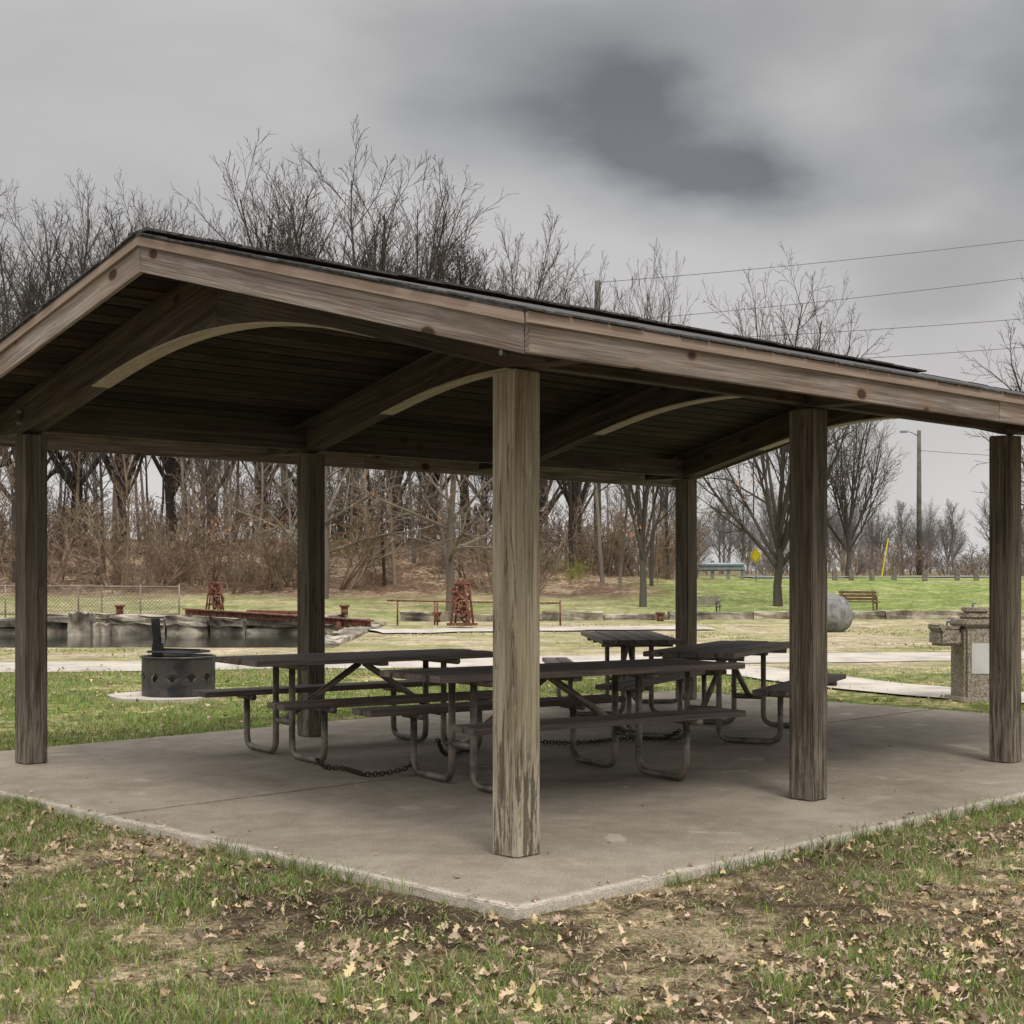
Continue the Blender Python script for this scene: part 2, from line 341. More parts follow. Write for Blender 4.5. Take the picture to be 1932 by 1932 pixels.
# ------------------------------------------------------------ shelter
S=empty('picnic_shelter',(OX,OY,0),math.radians(45)); HP=2.29
SL=0.26; BM=W/2; ZR=3.18
def zd(b): return ZR-SL*abs(b-BM)
AE0,AE1=-0.58,3*BAY+0.58; BE0,BE1=-0.62,W+0.62
for k in range(4):
    for s,bb in enumerate((0,W)):
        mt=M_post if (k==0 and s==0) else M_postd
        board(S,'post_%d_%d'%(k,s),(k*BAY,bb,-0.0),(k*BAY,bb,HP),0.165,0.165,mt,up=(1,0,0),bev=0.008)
def bot(b):
    bb=b if b<=BM else W-b
    if bb<0: return 2.30
    if bb<1.2: return 2.30+SL*bb
    t=(bb-1.2)/(BM-1.2); return 2.30+SL*1.2+SL*(BM-1.2)*(t-t*t/2)
for k in range(4):
    ac=k*BAY
    for s in (0,1):
        bs_=[-0.5,0.0]+[1.2+(BM-1.2)*q/10 for q in range(11)]
        T=[(-0.5,zd(-0.5)-.002),(BM,zd(BM)-.002)]
        pl=[(b_,bot(b_)) for b_ in bs_]+T[::-1]
        if s: pl=[(W-b_,z) for b_,z in pl]
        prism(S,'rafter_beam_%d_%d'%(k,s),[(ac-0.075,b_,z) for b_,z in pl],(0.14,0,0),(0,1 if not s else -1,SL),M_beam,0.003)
    bs_=[0.95+(W-1.9)*q/36 for q in range(37)]
    V=[];Fc=[]
    for b_ in bs_:
        z=bot(b_)
        th=0.003+0.008*min(1,(min(b_,W-b_)-0.95)/0.4)
        for aa in (ac-0.073,ac+0.063): V.append((b_,-aa,z-0.001)); V.append((b_,-aa,z-th))
    for q in range(36):
        o=q*4; Fc+=[(o,o+1,o+5,o+4),(o+2,o+6,o+7,o+3),(o+1,o+3,o+7,o+5),(o,o+4,o+6,o+2)]
    me=bpy.data.meshes.new('lam'); me.from_pydata(V,[],Fc); me.update()
    obj('curved_lamination_%d'%k,me,M_lam,S,Matrix.Rotation(math.radians(90),4,'Z'))
for s,bb in enumerate((0,W)):
    for k in range(3):
        board(S,'wall_plate_%d_%d'%(s,k),(k*BAY+0.068,bb,2.405),((k+1)*BAY-0.078,bb,2.405),0.08,0.17,M_beam,bev=0.004)
nP=22; run=BM-BE0-0.02
for s in (0,1):
    for k in range(nP):
        b0_=BE0+0.02+run*k/nP; b1_=BE0+0.02+run*(k+1)/nP-0.007
        sp=random.choice([None,BAY,2*BAY]); segs=[(AE0+0.03,AE1-0.03)] if sp is None else [(AE0+0.03,sp-0.004),(sp+0.004,AE1-0.03)]
        bc=(b0_+b1_)/2; zc=zd(bc)+.013; bw=(b1_-b0_)*1.03
        if s: bc=W-bc
        for (p,q) in segs:
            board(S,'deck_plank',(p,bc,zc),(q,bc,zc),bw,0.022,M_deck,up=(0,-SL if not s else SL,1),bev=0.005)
for s in (0,1):
    pl=[(BE0-0.045,zd(BE0-0.045)+0.034),(BM,ZR+0.034),(BM,ZR+0.05),(BE0-0.045,zd(BE0-0.045)+0.046)]
    if s: pl=[(W-b_,z) for b_,z in pl]
    prism(S,'shingle_sheet_%d'%s,[(AE0-0.022,b_,z) for b_,z in pl],(AE1-AE0+0.044,0,0),(0,1,0),M_shingle,0)
bm=bmesh.new(); r=random.Random(5)
def tab(c,dx,dy,dz,tilt):
    m_=bmesh.ops.create_cube(bm,size=1)['verts']
    for v in m_: v.co=Vector((c[0]+v.co.x*dx,c[1]+v.co.y*dy,c[2]+v.co.z*dz-(v.co.y*dy)*tilt))
for s in (0,1):
    for aE,sg in ((AE0,-1),(AE1,1)):
        b_=BE0
        while b_<BM:
            w_=r.uniform(.11,.15); zz=zd(b_)+0.047+r.uniform(0,.007)
            bb=b_ if not s else W-b_
            tab((aE-sg*r.uniform(0.008,0.022),bb,zz),0.09,w_,0.009,-SL if not s else SL); b_+=w_*0.93
    aa=AE0
    while aa<AE1:
        w_=r.uniform(.2,.3); bb=BE0-r.uniform(.002,.012); 
        tab((aa+w_/2,bb if not s else W-bb,zd(BE0)+0.045+r.uniform(0,.006)),w_-.01,0.11,0.009,-SL if not s else SL); aa+=w_
aa=AE0
while aa<AE1-.1:
    w_=.2; tab((aa+w_/2,BM,ZR+0.057+r.uniform(0,.01)),w_+.03,0.2,0.014,0); aa+=w_
me=bpy.data.meshes.new('shingle_tabs'); bm.to_mesh(me); bm.free(); obj('shingle_tabs',me,M_shingle,S)
D=0.165
for e,(aE,dx) in enumerate(((AE0,0.028),(AE1-0.028,0.028))):
    for s in (0,1):
        def P(b_,z): return (aE,(b_ if not s else W-b_),z)
        g=0.003
        pts=[P(BE0,zd(BE0)-0.145),P(BM-g,ZR-D),P(BM-g,ZR+0.012),P(BE0,zd(BE0)+0.012)]
        prism(S,'rake_board_%d_%d'%(e,s),pts,(dx,0,0),(0,1 if not s else -1,SL),M_fascia,0.003)
        ax=aE-0.02 if e==0 else aE+0.028
        pts=[(ax,p[1],p[2]) for p in (P(BE0-0.02,zd(BE0-.02)-0.018),P(BM-.001,ZR-0.018),P(BM-.001,ZR+0.033),P(BE0-0.02,zd(BE0-.02)+0.033))]
        prism(S,'rake_trim_%d_%d'%(e,s),pts,(0.02,0,0),(0,1 if not s else -1,SL),M_trim,0.002)
zE=zd(BE0)
for s,bb in ((0,BE0),(1,W-BE0)):
    sg=-1 if s==0 else 1
    cuts=[AE0+0.002,AE0+4.1,AE1-0.002]
    for q in range(2):
        board(S,'eave_fascia_%d_%d'%(s,q),(cuts[q]+(0.0 if q==0 else .003),bb+sg*0.015,zE-0.068),(cuts[q+1],bb+sg*0.015,zE-0.068),0.028,0.152,M_fascia)
    board(S,'eave_trim_%d'%s,(AE0-0.02,bb+sg*0.04,zE+0.003),(AE1+0.02,bb+sg*0.04,zE+0.003),0.02,0.05,M_trim,bev=0.002)
V=[];Fc=[]
for k in range(4):
    for bb in (0,W):
        for dz in (0.08,0.16):
            for da in (-1,1):
                tube_data([Vector((k*BAY+da*0.06,bb,2.29+dz)),Vector((k*BAY+da*0.098-0.005,bb,2.29+dz))],0.014,8,V,Fc)
me=bpy.data.meshes.new('bolts'); me.from_pydata(V,[],Fc); obj('bolts',me,M_galv,S)
# ------------------------------------------------------------ picnic tables
def table(c,ang,x0=-1.02,x1=1.02):
    T=empty('picnic_table',(c[0],c[1],0),math.radians(ang)); r=random.Random(int(c[0]*100))
    for k in range(5):
        yy=(k-2)*0.146; board(T,'top_plank_%d'%k,(x0+r.uniform(-.012,.012),yy,0.70),(x1+r.uniform(-.012,.012),yy,0.70+r.uniform(-.004,.004)),0.138,0.04,M_table)
    for s in (-1,1):
        for k in range(2):
            yy=s*(0.565+k*0.132); board(T,'seat_plank',(-1.02+r.uniform(-.01,.01),yy,0.43),(1.02,yy,0.43),0.124,0.04,M_table)
    paths=[]
    for xx in (-0.64,0.64):
        for s in (-1,1):
            paths.append(fillet([(xx,s*0.13,0.655),(xx,s*0.13,0.026),(xx,s*0.62,0.026),(xx,s*0.62,0.385)],0.10))
            paths.append([(xx,s*0.50,0.395),(xx,s*0.76,0.395)])
        paths.append([(xx,-0.33,0.662),(xx,0.33,0.662)])
        paths.append([(xx,-0.13,0.26),(xx,0.13,0.26)])
        sg=1 if xx>0 else -1
        paths.append([(0.02*sg,0.0,0.655),(xx,0.0,0.27)])
    tubes(T,'tubular_frame',paths,0.0235,M_pipe)
    board(T,'top_batten',(0,-0.34,0.665),(0,0.34,0.665),0.07,0.028,M_table)
    return T
table((-1.12,11.22),35)
table((0.23,9.71),33,-1.02,1.36)
table((1.77,12.4),65)
table((1.12,14.5),93)
def chain(name,pts,n):
    P=fillet(pts,0.5,8); L=[0]
    for a,b in zip(P[:-1],P[1:]): L.append(L[-1]+(b-a).length)
    V=[];Fc=[]
    for k in range(n):
        t=L[-1]*(k+0.5)/n; i=0
        while i<len(L)-2 and L[i+1]<t: i+=1
        f=(t-L[i])/(L[i+1]-L[i]+1e-9); p=P[i].lerp(P[i+1],f); d=(P[i+1]-P[i]).normalized()
        s=d.cross(Vector((0,0,1))); s=s.normalized() if s.length>.1 else Vector((1,0,0)); u=s.cross(d)
        if k%2: s=u
        ln=L[-1]/n*0.78; q=[]
        for a in range(11):
            an=2*math.pi*a/10; q.append(p+d*math.cos(an)*ln+s*math.sin(an)*0.014)
        tube_data(q,0.0048,5,V,Fc,False)
    me=bpy.data.meshes.new(name); me.from_pydata(V,[],Fc); me.update(); obj(name,me,M_chain,smooth=True)
def gp(px,py,z=0.0):
    Y=(EYE-z)*F/(py-HY); return Vector((at(px,Y),Y,z))
chain('steel_chain',[gp(598,1432,.05),gp(612,1448,.02),gp(650,1449,.02),gp(690,1462,.02),gp(735,1458,.02),gp(766,1450,.05),gp(778,1440,.08)],40)
chain('steel_chain',[gp(1020,1400,.02),gp(1100,1402,.02),gp(1180,1392,.02),gp(1255,1394,.02),gp(1283,1378,.1)],50)
chain('steel_chain',[gp(826,1395,.28),gp(835,1420,.15),gp(850,1425,.02),gp(885,1413,.02)],22)
# ------------------------------------------------------------ fire ring
fx,fy=at(337,16.3),16.3
FR=empty('fire_ring',(fx,fy,Hs(fx,fy)+0.03),0.3)
bm=bmesh.new(); n=96; rad=.39; hh=.42
hr=0.045; holes=12
rows=24; step=2*math.pi/holes; hz=hh*0.5
def snap(an,z):
    c0=(round(an/step-0.5)+0.5)*step; dx=(an-c0)*rad; dz=z-hz; d=math.hypot(dx,dz)
    return c0,dx,dz,d
vs=[]
for j_ in range(rows+1):
    rw=[]
    for i_ in range(n): 
        an=2*math.pi*i_/n; z=hh*j_/rows; c0,dx,dz,d=snap(an,z)
        if abs(d-hr)<0.0135 and d>0: 
            an=c0+dx/d*hr/rad; z=hz+dz/d*hr
        rw.append(bm.verts.new((rad*math.cos(an),rad*math.sin(an),z)))
    vs.append(rw)
for j_ in range(rows):
    for i_ in range(n):
        an=2*math.pi*(i_+.5)/n; z=hh*(j_+.5)/rows
        if snap(an,z)[3]<hr-0.004: continue
        q=(i_+1)%n; bm.faces.new((vs[j_][i_],vs[j_][q],vs[j_+1][q],vs[j_+1][i_]))
me=bpy.data.meshes.new('ring_wall'); bm.to_mesh(me); bm.free()
o=obj('ring_wall',me,M_ring,FR,smooth=True); md=o.modifiers.new('s','SOLIDIFY'); md.thickness=0.008
def circ(r,z,n=40,c=(0,0)): return [(c[0]+r*math.cos(2*math.pi*k/n),c[1]+r*math.sin(2*math.pi*k/n),z) for k in range(n+1)]
tubes(FR,'ring_rim',[circ(.392,.42)],0.012,M_ring,8)
gr=[circ(.33,.475)]+[[(math.sqrt(max(.33**2-yy*yy,0))*-1,yy,.475),(math.sqrt(max(.33**2-yy*yy,0)),yy,.475)] for yy in np.linspace(-.29,.29,13)]
tubes(FR,'cooking_grate',gr,0.009,M_black,6)
board(FR,'grate_post',(-0.20,0.10,.30),(-0.24,0.10,.83),0.09,0.07,M_black,up=(0,1,0))
board(FR,'grate_handle',(-0.2,0.1,.50),(0.2,-0.26,.50),0.035,0.02,M_black)
board(FR,'pivot_sleeve',(-0.215,0.10,.42),(-0.215,0.10,.56),0.12,0.1,M_black,up=(0,1,0))
V=[(0,0,.06)]+[(0.385*math.cos(k*math.pi/12),0.385*math.sin(k*math.pi/12),.03) for k in range(24)]
me=bpy.data.meshes.new('ash'); me.from_pydata(V,[],[(0,1+k,1+(k+1)%24) for k in range(24)]); obj('ash_bed',me,M_black,FR)
bm=bmesh.new(); vv=[bm.verts.new((math.cos(k*math.pi/12)*(0.60+random.uniform(-.05,.05)),math.sin(k*math.pi/12)*(0.62+random.uniform(-.06,.06)),0)) for k in range(24)]
f=bm.faces.new(vv); e=bmesh.ops.extrude_face_region(bm,geom=[f]); bmesh.ops.translate(bm,verts=[g for g in e['geom'] if isinstance(g,bmesh.types.BMVert)],vec=(0,0,-.1)); bmesh.ops.recalc_face_normals(bm,faces=bm.faces)
me=bpy.data.meshes.new('pad'); bm.to_mesh(me); bm.free(); o=obj('fire_ring_pad',me,M_walk); o.location=(fx-.13,fy,Hs(fx,fy)+0.035)
# ------------------------------------------------------------ drinking fountain
ux,uy=at(1838,16.0),16.0; DF=empty('drinking_fountain',(ux,uy,Hs(ux,uy)),math.radians(8))
board(DF,'pedestal',(0,0,-.05),(0,0,.80),0.38,0.38,M_agg,up=(0,1,0),bev=0.03)
board(DF,'pedestal_cap',(0,0,.80),(0,0,.87),0.42,0.42,M_agg,up=(0,1,0),bev=0.02)
def bowl(parent,name,c,r,h,mat,sx=1,sy=1):
    prof=[(0.0,0),(r*.6,0),(r,h*.45),(r,h),(r*.86,h),(r*.7,h*.62),(0.0,h*.5)]
    n=28; V=[];Fc=[]
    for (q,z) in prof:
        for k in range(n): V.append((c[0]+sx*q*math.cos(2*math.pi*k/n),c[1]+sy*q*math.sin(2*math.pi*k/n),c[2]+z))
    for i_ in range(len(prof)-1):
        for k in range(n): Fc.append((i_*n+k,i_*n+(k+1)%n,(i_+1)*n+(k+1)%n,(i_+1)*n+k))
    me=bpy.data.meshes.new(name); me.from_pydata(V,[],Fc); obj(name,me,mat,parent)
board(DF,'upper_block',(0.02,0,.87),(0.02,0,.935),0.3,0.3,M_agg,up=(0,1,0),bev=0.025)
bowl(DF,'upper_bowl',(0.02,0,.925),.15,.07,M_agg)
board(DF,'basin_arm',(-0.45,0,.675),(-.19,0,.675),0.30,0.17,M_agg,bev=0.03)
board(DF,'basin_lip',(-0.45,0,.76),(-0.39,0,.80),0.30,0.10,M_agg,up=(0,0,1),bev=0.02)
bowl(DF,'lower_bowl',(-.27,0,.745),.125,.055,M_agg)
board(DF,'access_panel',(-0.01,-0.192,.30),(-0.01,-0.192,.62),0.22,0.012,M_white,up=(0,1,0),bev=0.002)
tubes(DF,'bubbler',[fillet([(0.02,.08,.96),(0.02,.08,1.03),(0.02,0.0,1.04)],.03),fillet([(-.27,.08,.78),(-.27,.08,.84),(-.27,.0,.85)],.03)],0.011,M_galv,8)
board(DF,'base_step',(0,0,-.06),(0,0,.05),0.5,0.5,M_agg,up=(0,1,0),bev=0.02)
# ------------------------------------------------------------ canal lock walls and water
CW=empty('canal_lock_wall',(0,0,0)); r=random.Random(3)
def block(parent,name,x0,x1,y0,y1,z0,z1,mat,j=0.02,sub=3):
    bm=bmesh.new(); bmesh.ops.create_cube(bm,size=1)
    for v in bm.verts: v.co=Vector(((v.co.x+.5)*(x1-x0),(v.co.y+.5)*(y1-y0),(v.co.z+.5)*(z1-z0)))
    bmesh.ops.subdivide_edges(bm,edges=list(bm.edges),cuts=sub,use_grid_fill=True)
    for v in bm.verts: v.co+=Vector((r.uniform(-j,j)*.3,r.uniform(-j,j),r.uniform(-j,j)))
    me=bpy.data.meshes.new(name); bm.to_mesh(me); bm.free(); o=obj(name,me,mat,parent); o.location=(x0,y0,z0); return o
xx=-40.0
while xx<BX:
    w_=r.uniform(0.8,2.2); x1=min(xx+w_,BX-.0)
    tp=.22+r.uniform(-.12,.05)
    block(CW,'wall_block',xx,x1-.04,37.9+r.uniform(-.05,.05),38.6,-1.3,tp-.22,M_stone,.07); block(CW,'coping_block',xx+.01,x1-.06,37.82,38.7,tp-.21,tp,M_stone,.04)
    xx=x1
    if BX-xx<0.3: break
yy=26.6
while yy<37.7:
    y1=min(yy+r.uniform(1,2),37.75); block(CW,'side_block',BX-.15,BX+.45,yy,y1-.03,-1.3,.03,M_stone,.04); yy=y1+.01
    if 37.75-yy<.3: break
xx=-40.0
while xx<BX-.3:
    x1=xx+r.uniform(1.2,2.6); block(CW,'near_block',xx,min(x1,BX-.2)-.02,26.45,26.95,-1.3,-.07+r.uniform(-.03,.01),M_stone,.03); xx=x1
xx=BX+.6
while xx<13:
    x1=xx+r.uniform(1.2,2.4); block(CW,'low_wall_block',xx,x1-.03,40.2,40.7,-.1,.2+r.uniform(-.05,.04),M_stone,.03); xx=x1
block(CW,'broken_pier',at(132,36.8),at(172,36.8),36.6,37.2,-1.3,.30,M_stone,.05)
block(CW,'broken_pier_low',at(176,37.2),at(205,37.2),37.0,37.5,-1.3,.02,M_stone,.05)
m,nt,b=newmat('canal_water'); b.inputs['Base Color'].default_value=(0.035,0.04,0.03,1); b.inputs['Roughness'].default_value=0.08
tc=N(nt,'ShaderNodeTexCoord'); bump(nt,b,noise(nt,tc.outputs['Object'],3,3),0.25,0.02)
WZ=-.26
me=bpy.data.meshes.new('canal_water'); me.from_pydata([(-45,26.8,WZ),(BX-.05,26.8,WZ),(BX-.05,38,WZ),(-45,38,WZ)],[],[(0,1,2,3)]); obj('canal_water',me,m)
# ------------------------------------------------------------ lock winches
def gear(parent,name,c,R,w,teeth,mat,spokes=5):
    V=[];Fc=[]; n=teeth*2
    def ringv(r0,y): 
        o=len(V)
        for k in range(n):
            an=2*math.pi*k/n; V.append((c[0]+r0[k%2]*math.cos(an),c[1]+y,c[2]+r0[k%2]*math.sin(an)))
        return o
    a=ringv((R,R*.9),-w/2); b_=ringv((R,R*.9),w/2); i1=ringv((R*.74,R*.74),-w/2); i2=ringv((R*.74,R*.74),w/2)
    for k in range(n):
        q=(k+1)%n; Fc+=[(a+k,b_+k,b_+q,a+q),(i1+k,i1+q,i2+q,i2+k),(a+k,a+q,i1+q,i1+k),(b_+k,i2+k,i2+q,b_+q)]
    for k in range(spokes):
        an=math.pi*2*k/spokes; tube_data([Vector(c),Vector((c[0]+R*.78*math.cos(an),c[1],c[2]+R*.78*math.sin(an)))],w*.3,5,V,Fc)
    tube_data([Vector((c[0],c[1]-w,c[2])),Vector((c[0],c[1]+w,c[2]))],R*.2,10,V,Fc)
    me=bpy.data.meshes.new(name); me.from_pydata(V,[],Fc); obj(name,me,mat,parent)
def winch(x,y,z,s,rz,sx=1.0):
    w_=empty('lock_gate_winch',(x,y,z),rz); w_.scale=(s*sx,s*sx,s)
    for sy in (-.16,.16):
        tubes(w_,'side_frame',[[(-.30,sy,0),(-.16,sy,.95)],[(.30,sy,0),(.16,sy,.95)],[(-.16,sy,.95),(.16,sy,.95)],[(-.27,sy,.32),(.27,sy,.32)],[(-.2,sy,.62),(.2,sy,.62)]],.035,M_rust,6)
    board(w_,'base_plate',(-.40,0,.03),(.40,0,.03),.5,.06,M_rust)
    gear(w_,'main_gear',(0.05,-.23,.45),.26,.06,22,M_rust); gear(w_,'pinion',(-.14,-.23,.78),.12,.07,10,M_rust,spokes=3)
    gear(w_,'rear_gear',(0.0,.23,.78),.2,.06,18,M_rust); gear(w_,'drive_gear',(0.1,.0,.24),.18,.1,14,M_rust)
    gear(w_,'upper_gear',(0.08,-.1,.88),.14,.08,12,M_rust,spokes=4)
    tubes(w_,'shafts',[[(0.05,-.32,.45),(0.05,.3,.45)],[(-.14,-.4,.78),(-.14,.3,.78)],[(0,-.2,.98),(0,.2,.98)]],.03,M_rust,8)
    tubes(w_,'drum',[[(0.05,-.13,.45),(0.05,.13,.45)],[(-.05,-.13,.7),(-.05,.13,.7)]],.12,M_rust,12)
    board(w_,'cap_plate',(-.2,0,1.0),(.2,0,1.0),.42,.06,M_rust)
    tubes(w_,'crank',[fillet([(-.14,-.4,.78),(-.14,-.44,.78),(-.36,-.44,.95),(-.36,-.56,.95)],.03)],.02,M_rust,6)
winch(at(405,38.3),38.3,.22,.80,0.5,.85); winch(at(872,35.8),35.8,Hs(at(872,35.8),35.8)+.05,1.02,-0.35,.78)
LB=empty('lock_gate_beam',(0,0,0))
board(LB,'beam_top_flange',(at(350,38.2),38.2,.36),(at(700,34.5),34.5,.19),.22,.03,M_rust); board(LB,'beam_web',(at(350,38.2),38.2,.28),(at(700,34.5),34.5,.11),.03,.14,M_rust)
board(LB,'beam_rail',(at(470,37.6),37.9,.30),(at(560,37),37.5,.28),.5,.08,M_rust)
for px in (640,670): board(LB,'beam_foot',(at(px,35),35,-.05),(at(px,35),35,.15),.12,.12,M_rust,up=(0,1,0))
PR=empty('pipe_railing',(0,0,0)); ps=[]
Yr=37.5
ps.append([(at(730,Yr),Yr,zt(1133,Yr)),(at(1057,Yr),Yr,zt(1138,Yr))])
for px in (750,820,1057,825,960): ps.append([(at(px,Yr),Yr,-.05),(at(px,Yr),Yr,zt(1133,Yr))])
tubes(PR,'rails',ps,.022,M_rust,8)
for px in (226,650,820,1255):
    B_=empty('mooring_bollard',(at(px,38.3),38.3 if px<700 else 39.6,.2 if px<700 else -.02)); tubes(B_,'post',[[(0,0,0),(0,0,.22)]],.09,M_rust,10); tubes(B_,'cap',[[(0,0,.2),(0,0,.26)]],.13,M_rust,10)
Yf=40.2; FE=empty('chain_link_fence',(0,0,0)); z0=.12; z1=zt(1105,Yf)
fx0,fx1=at(-60,Yf),at(338,Yf); ps=[[(fx0,Yf,z1),(fx1,Yf,z1-.03)],[(fx0,Yf,z0+.05),(fx1,Yf,z0+.05)]]
for px in (-55,10,78,148,192,265,338): ps.append([(at(px,Yf),Yf,-.05),(at(px,Yf),Yf,z1+.03)])
tubes(FE,'frame',ps,.02,M_fence,6)
V=[];Fc=[]; xx=fx0; hh=z1-z0
while xx<fx1-hh*0.5:
    tube_data([Vector((xx,Yf,z0)),Vector((xx+hh,Yf,z1))],.0075,3,V,Fc,False); tube_data([Vector((xx+hh,Yf+.006,z0)),Vector((xx,Yf+.006,z1))],.0075,3,V,Fc,False); xx+=.10
me=bpy.data.meshes.new('mesh_wire'); me.from_pydata(V,[],Fc); obj('mesh_wire',me,M_fence,FE)
# ------------------------------------------------------------ boulder
bm=bmesh.new(); bmesh.ops.create_icosphere(bm,subdivisions=4,radius=.48)
from mathutils import noise as mn
for v in bm.verts:
    n_=mn.noise(v.co*2.3)*.09+mn.noise(v.co*7)*.025; v.co*=1+n_; v.co.x*=.98; v.co.y*=.8; v.co.z*=.96
me=bpy.data.meshes.new('boulder'); bm.to_mesh(me); bm.free(); o=obj('boulder',me,M_boulder,smooth=True); bx=at(1569,33.5); o.location=(bx,33.5,Hs(bx,33.5)+.40)
# ------------------------------------------------------------ benches
def bench(px,Y,s,rz,mat):
    x_=at(px,Y); e=empty('park_bench',(x_,Y,Hs(x_,Y)),rz); e.scale=(s,s,s)
    for k in range(4): board(e,'seat_slat',(-.75,-.2+k*.12,.45),(.75,-.2+k*.12,.45),.1,.035,mat)
    for k in range(3): board(e,'back_slat',(-.75,.24+k*.035,.56+k*.13),(.75,.24+k*.035,.56+k*.13),.1,.03,mat,up=(0,-1,.25))
    for sx in (-.62,.62):
        board(e,'front_leg',(sx,-.2,0),(sx,-.2,.62),.06,.06,mat,up=(0,1,0)); board(e,'rear_leg',(sx,.22,0),(sx,.36,.9),.06,.06,mat,up=(0,1,0))
        board(e,'arm',(sx,-.25,.64),(sx,.3,.64),.07,.04,mat); board(e,'rail',(sx,-.2,.41),(sx,.26,.41),.05,.05,mat)
bench(1622,42.5,.72,math.radians(150),M_bench); bench(1330,41.5,.62,math.radians(10),M_benchg)
# ------------------------------------------------------------ guardrail, sign, posts
def GH(px,Y): return Hs(at(px,Y),Y)
G=empty('guardrail',(0,0,0)); Yg=57.5; gx0,gx1=at(1313,Yg),at(1403,Yg); gz=GH(1360,Yg)
prof=[(0,.62),(-.07,.57),(-.07,.52),(0,.47),(0,.45),(-.07,.40),(-.07,.35),(0,.30)]
V=[(xx,Yg+p,gz+q) for xx in (gx0,gx1) for p,q in prof]; n=len(prof)
me=bpy.data.meshes.new('rail'); me.from_pydata(V,[],[(k,k+1,n+k+1,n+k) for k in range(n-1)]); o=obj('w_beam',me,M_galv,G); md=o.modifiers.new('s','SOLIDIFY'); md.thickness=.01
for px in (1315,1345,1375,1402): board(G,'rail_post',(at(px,Yg),Yg+.12,gz-.1),(at(px,Yg),Yg+.12,gz+.70),.12,.14,M_galv,up=(0,1,0))
r=random.Random(9)
for px in (1575,1606,1645,1687,1745,1806,1842,1900):
    Y=56.5+r.uniform(-.5,.5); x_=at(px,Y); board(None,'wooden_bollard',(x_,Y,Hs(x_,Y)-.1),(x_,Y,Hs(x_,Y)+.42),.16,.16,M_benchg,up=(0,1,0))
Ys=56; x_=at(1427,Ys); SG=empty('warning_sign',(x_,Ys,Hs(x_,Ys)),math.radians(-55))
board(SG,'sign_post',(0,0,-.1),(0,0,1.1),.05,.05,M_galv,up=(0,1,0))
prism(SG,'sign_plate',[(-.3,-.035,.95),(0,-.035,.65),(.3,-.035,.95),(0,-.035,1.25)],(0,.01,0),(1,0,0),M_yel,0)
prism(SG,'sign_border',[(-.26,-.039,.95),(0,-.039,.69),(.26,-.039,.95),(0,-.039,1.21)],(0,.002,0),(1,0,0),M_black,0)
prism(SG,'sign_face',[(-.24,-.043,.95),(0,-.043,.71),(.24,-.043,.95),(0,-.043,1.19)],(0,.002,0),(1,0,0),M_yel,0)
Y=70; x_=at(1662,Y); board(None,'guy_wire_marker',(x_,Y,Hs(x_,Y)-.2),(at(1676,Y),Y,zt(1015,Y)),.05,.05,M_yel,up=(0,1,0))
# ------------------------------------------------------------ utility poles
def pole(px,Y,top,r0,lamp=False):
    x_=at(px,Y); e=empty('utility_pole',(x_,Y,0)); zt_=zt(top,Y); g=Hs(x_,Y)
    V=[];Fc=[]; tube_data([Vector((0,0,g-.3)),Vector((0,0,g+(zt_-g)*.5)),Vector((0,0,zt_))],[r0,r0*.85,r0*.68],12,V,Fc); me=bpy.data.meshes.new('mast'); me.from_pydata(V,[],Fc); obj('mast',me,M_polew,e,smooth=True)
    if lamp:
        tubes(e,'lamp_arm',[fillet([(0,0,zt_-.35),(-.5,0,zt_-.08),(-.8,0,zt_-.05)],.2)],.035,M_galv,8); board(e,'lamp_head',(-1.1,0,zt_-.08),(-.7,0,zt_-.08),.22,.12,M_galv)
    return e,zt_
pole(1734,88,812,.17,True); pole(1127,75,530,.2); pole(2520,75,380,.2)
P0=at(1127,75); P1=at(2520,75); ps=[]
for (ya,yb) in ((533,372),(609,440),(648,545),(700,600)):
    a=Vector((P0,75,zt(ya,75))); b_=Vector((P1,75,zt(yb,75))); pa=[]
    for k in range(33):
        t=k/32; p=a.lerp(b_,t); p.z-=1.0*4*t*(1-t)*.35; pa.append(p)
    ps.append(pa)
a=Vector((at(1734,88),88,zt(850,88))); ps.append([a.lerp(Vector((at(2600,88),88,zt(880,88))),k/10)-Vector((0,0,.3*math.sin(math.pi*k/10))) for k in range(11)])
tubes(None,'power_line',ps,.014,M_wire,5)
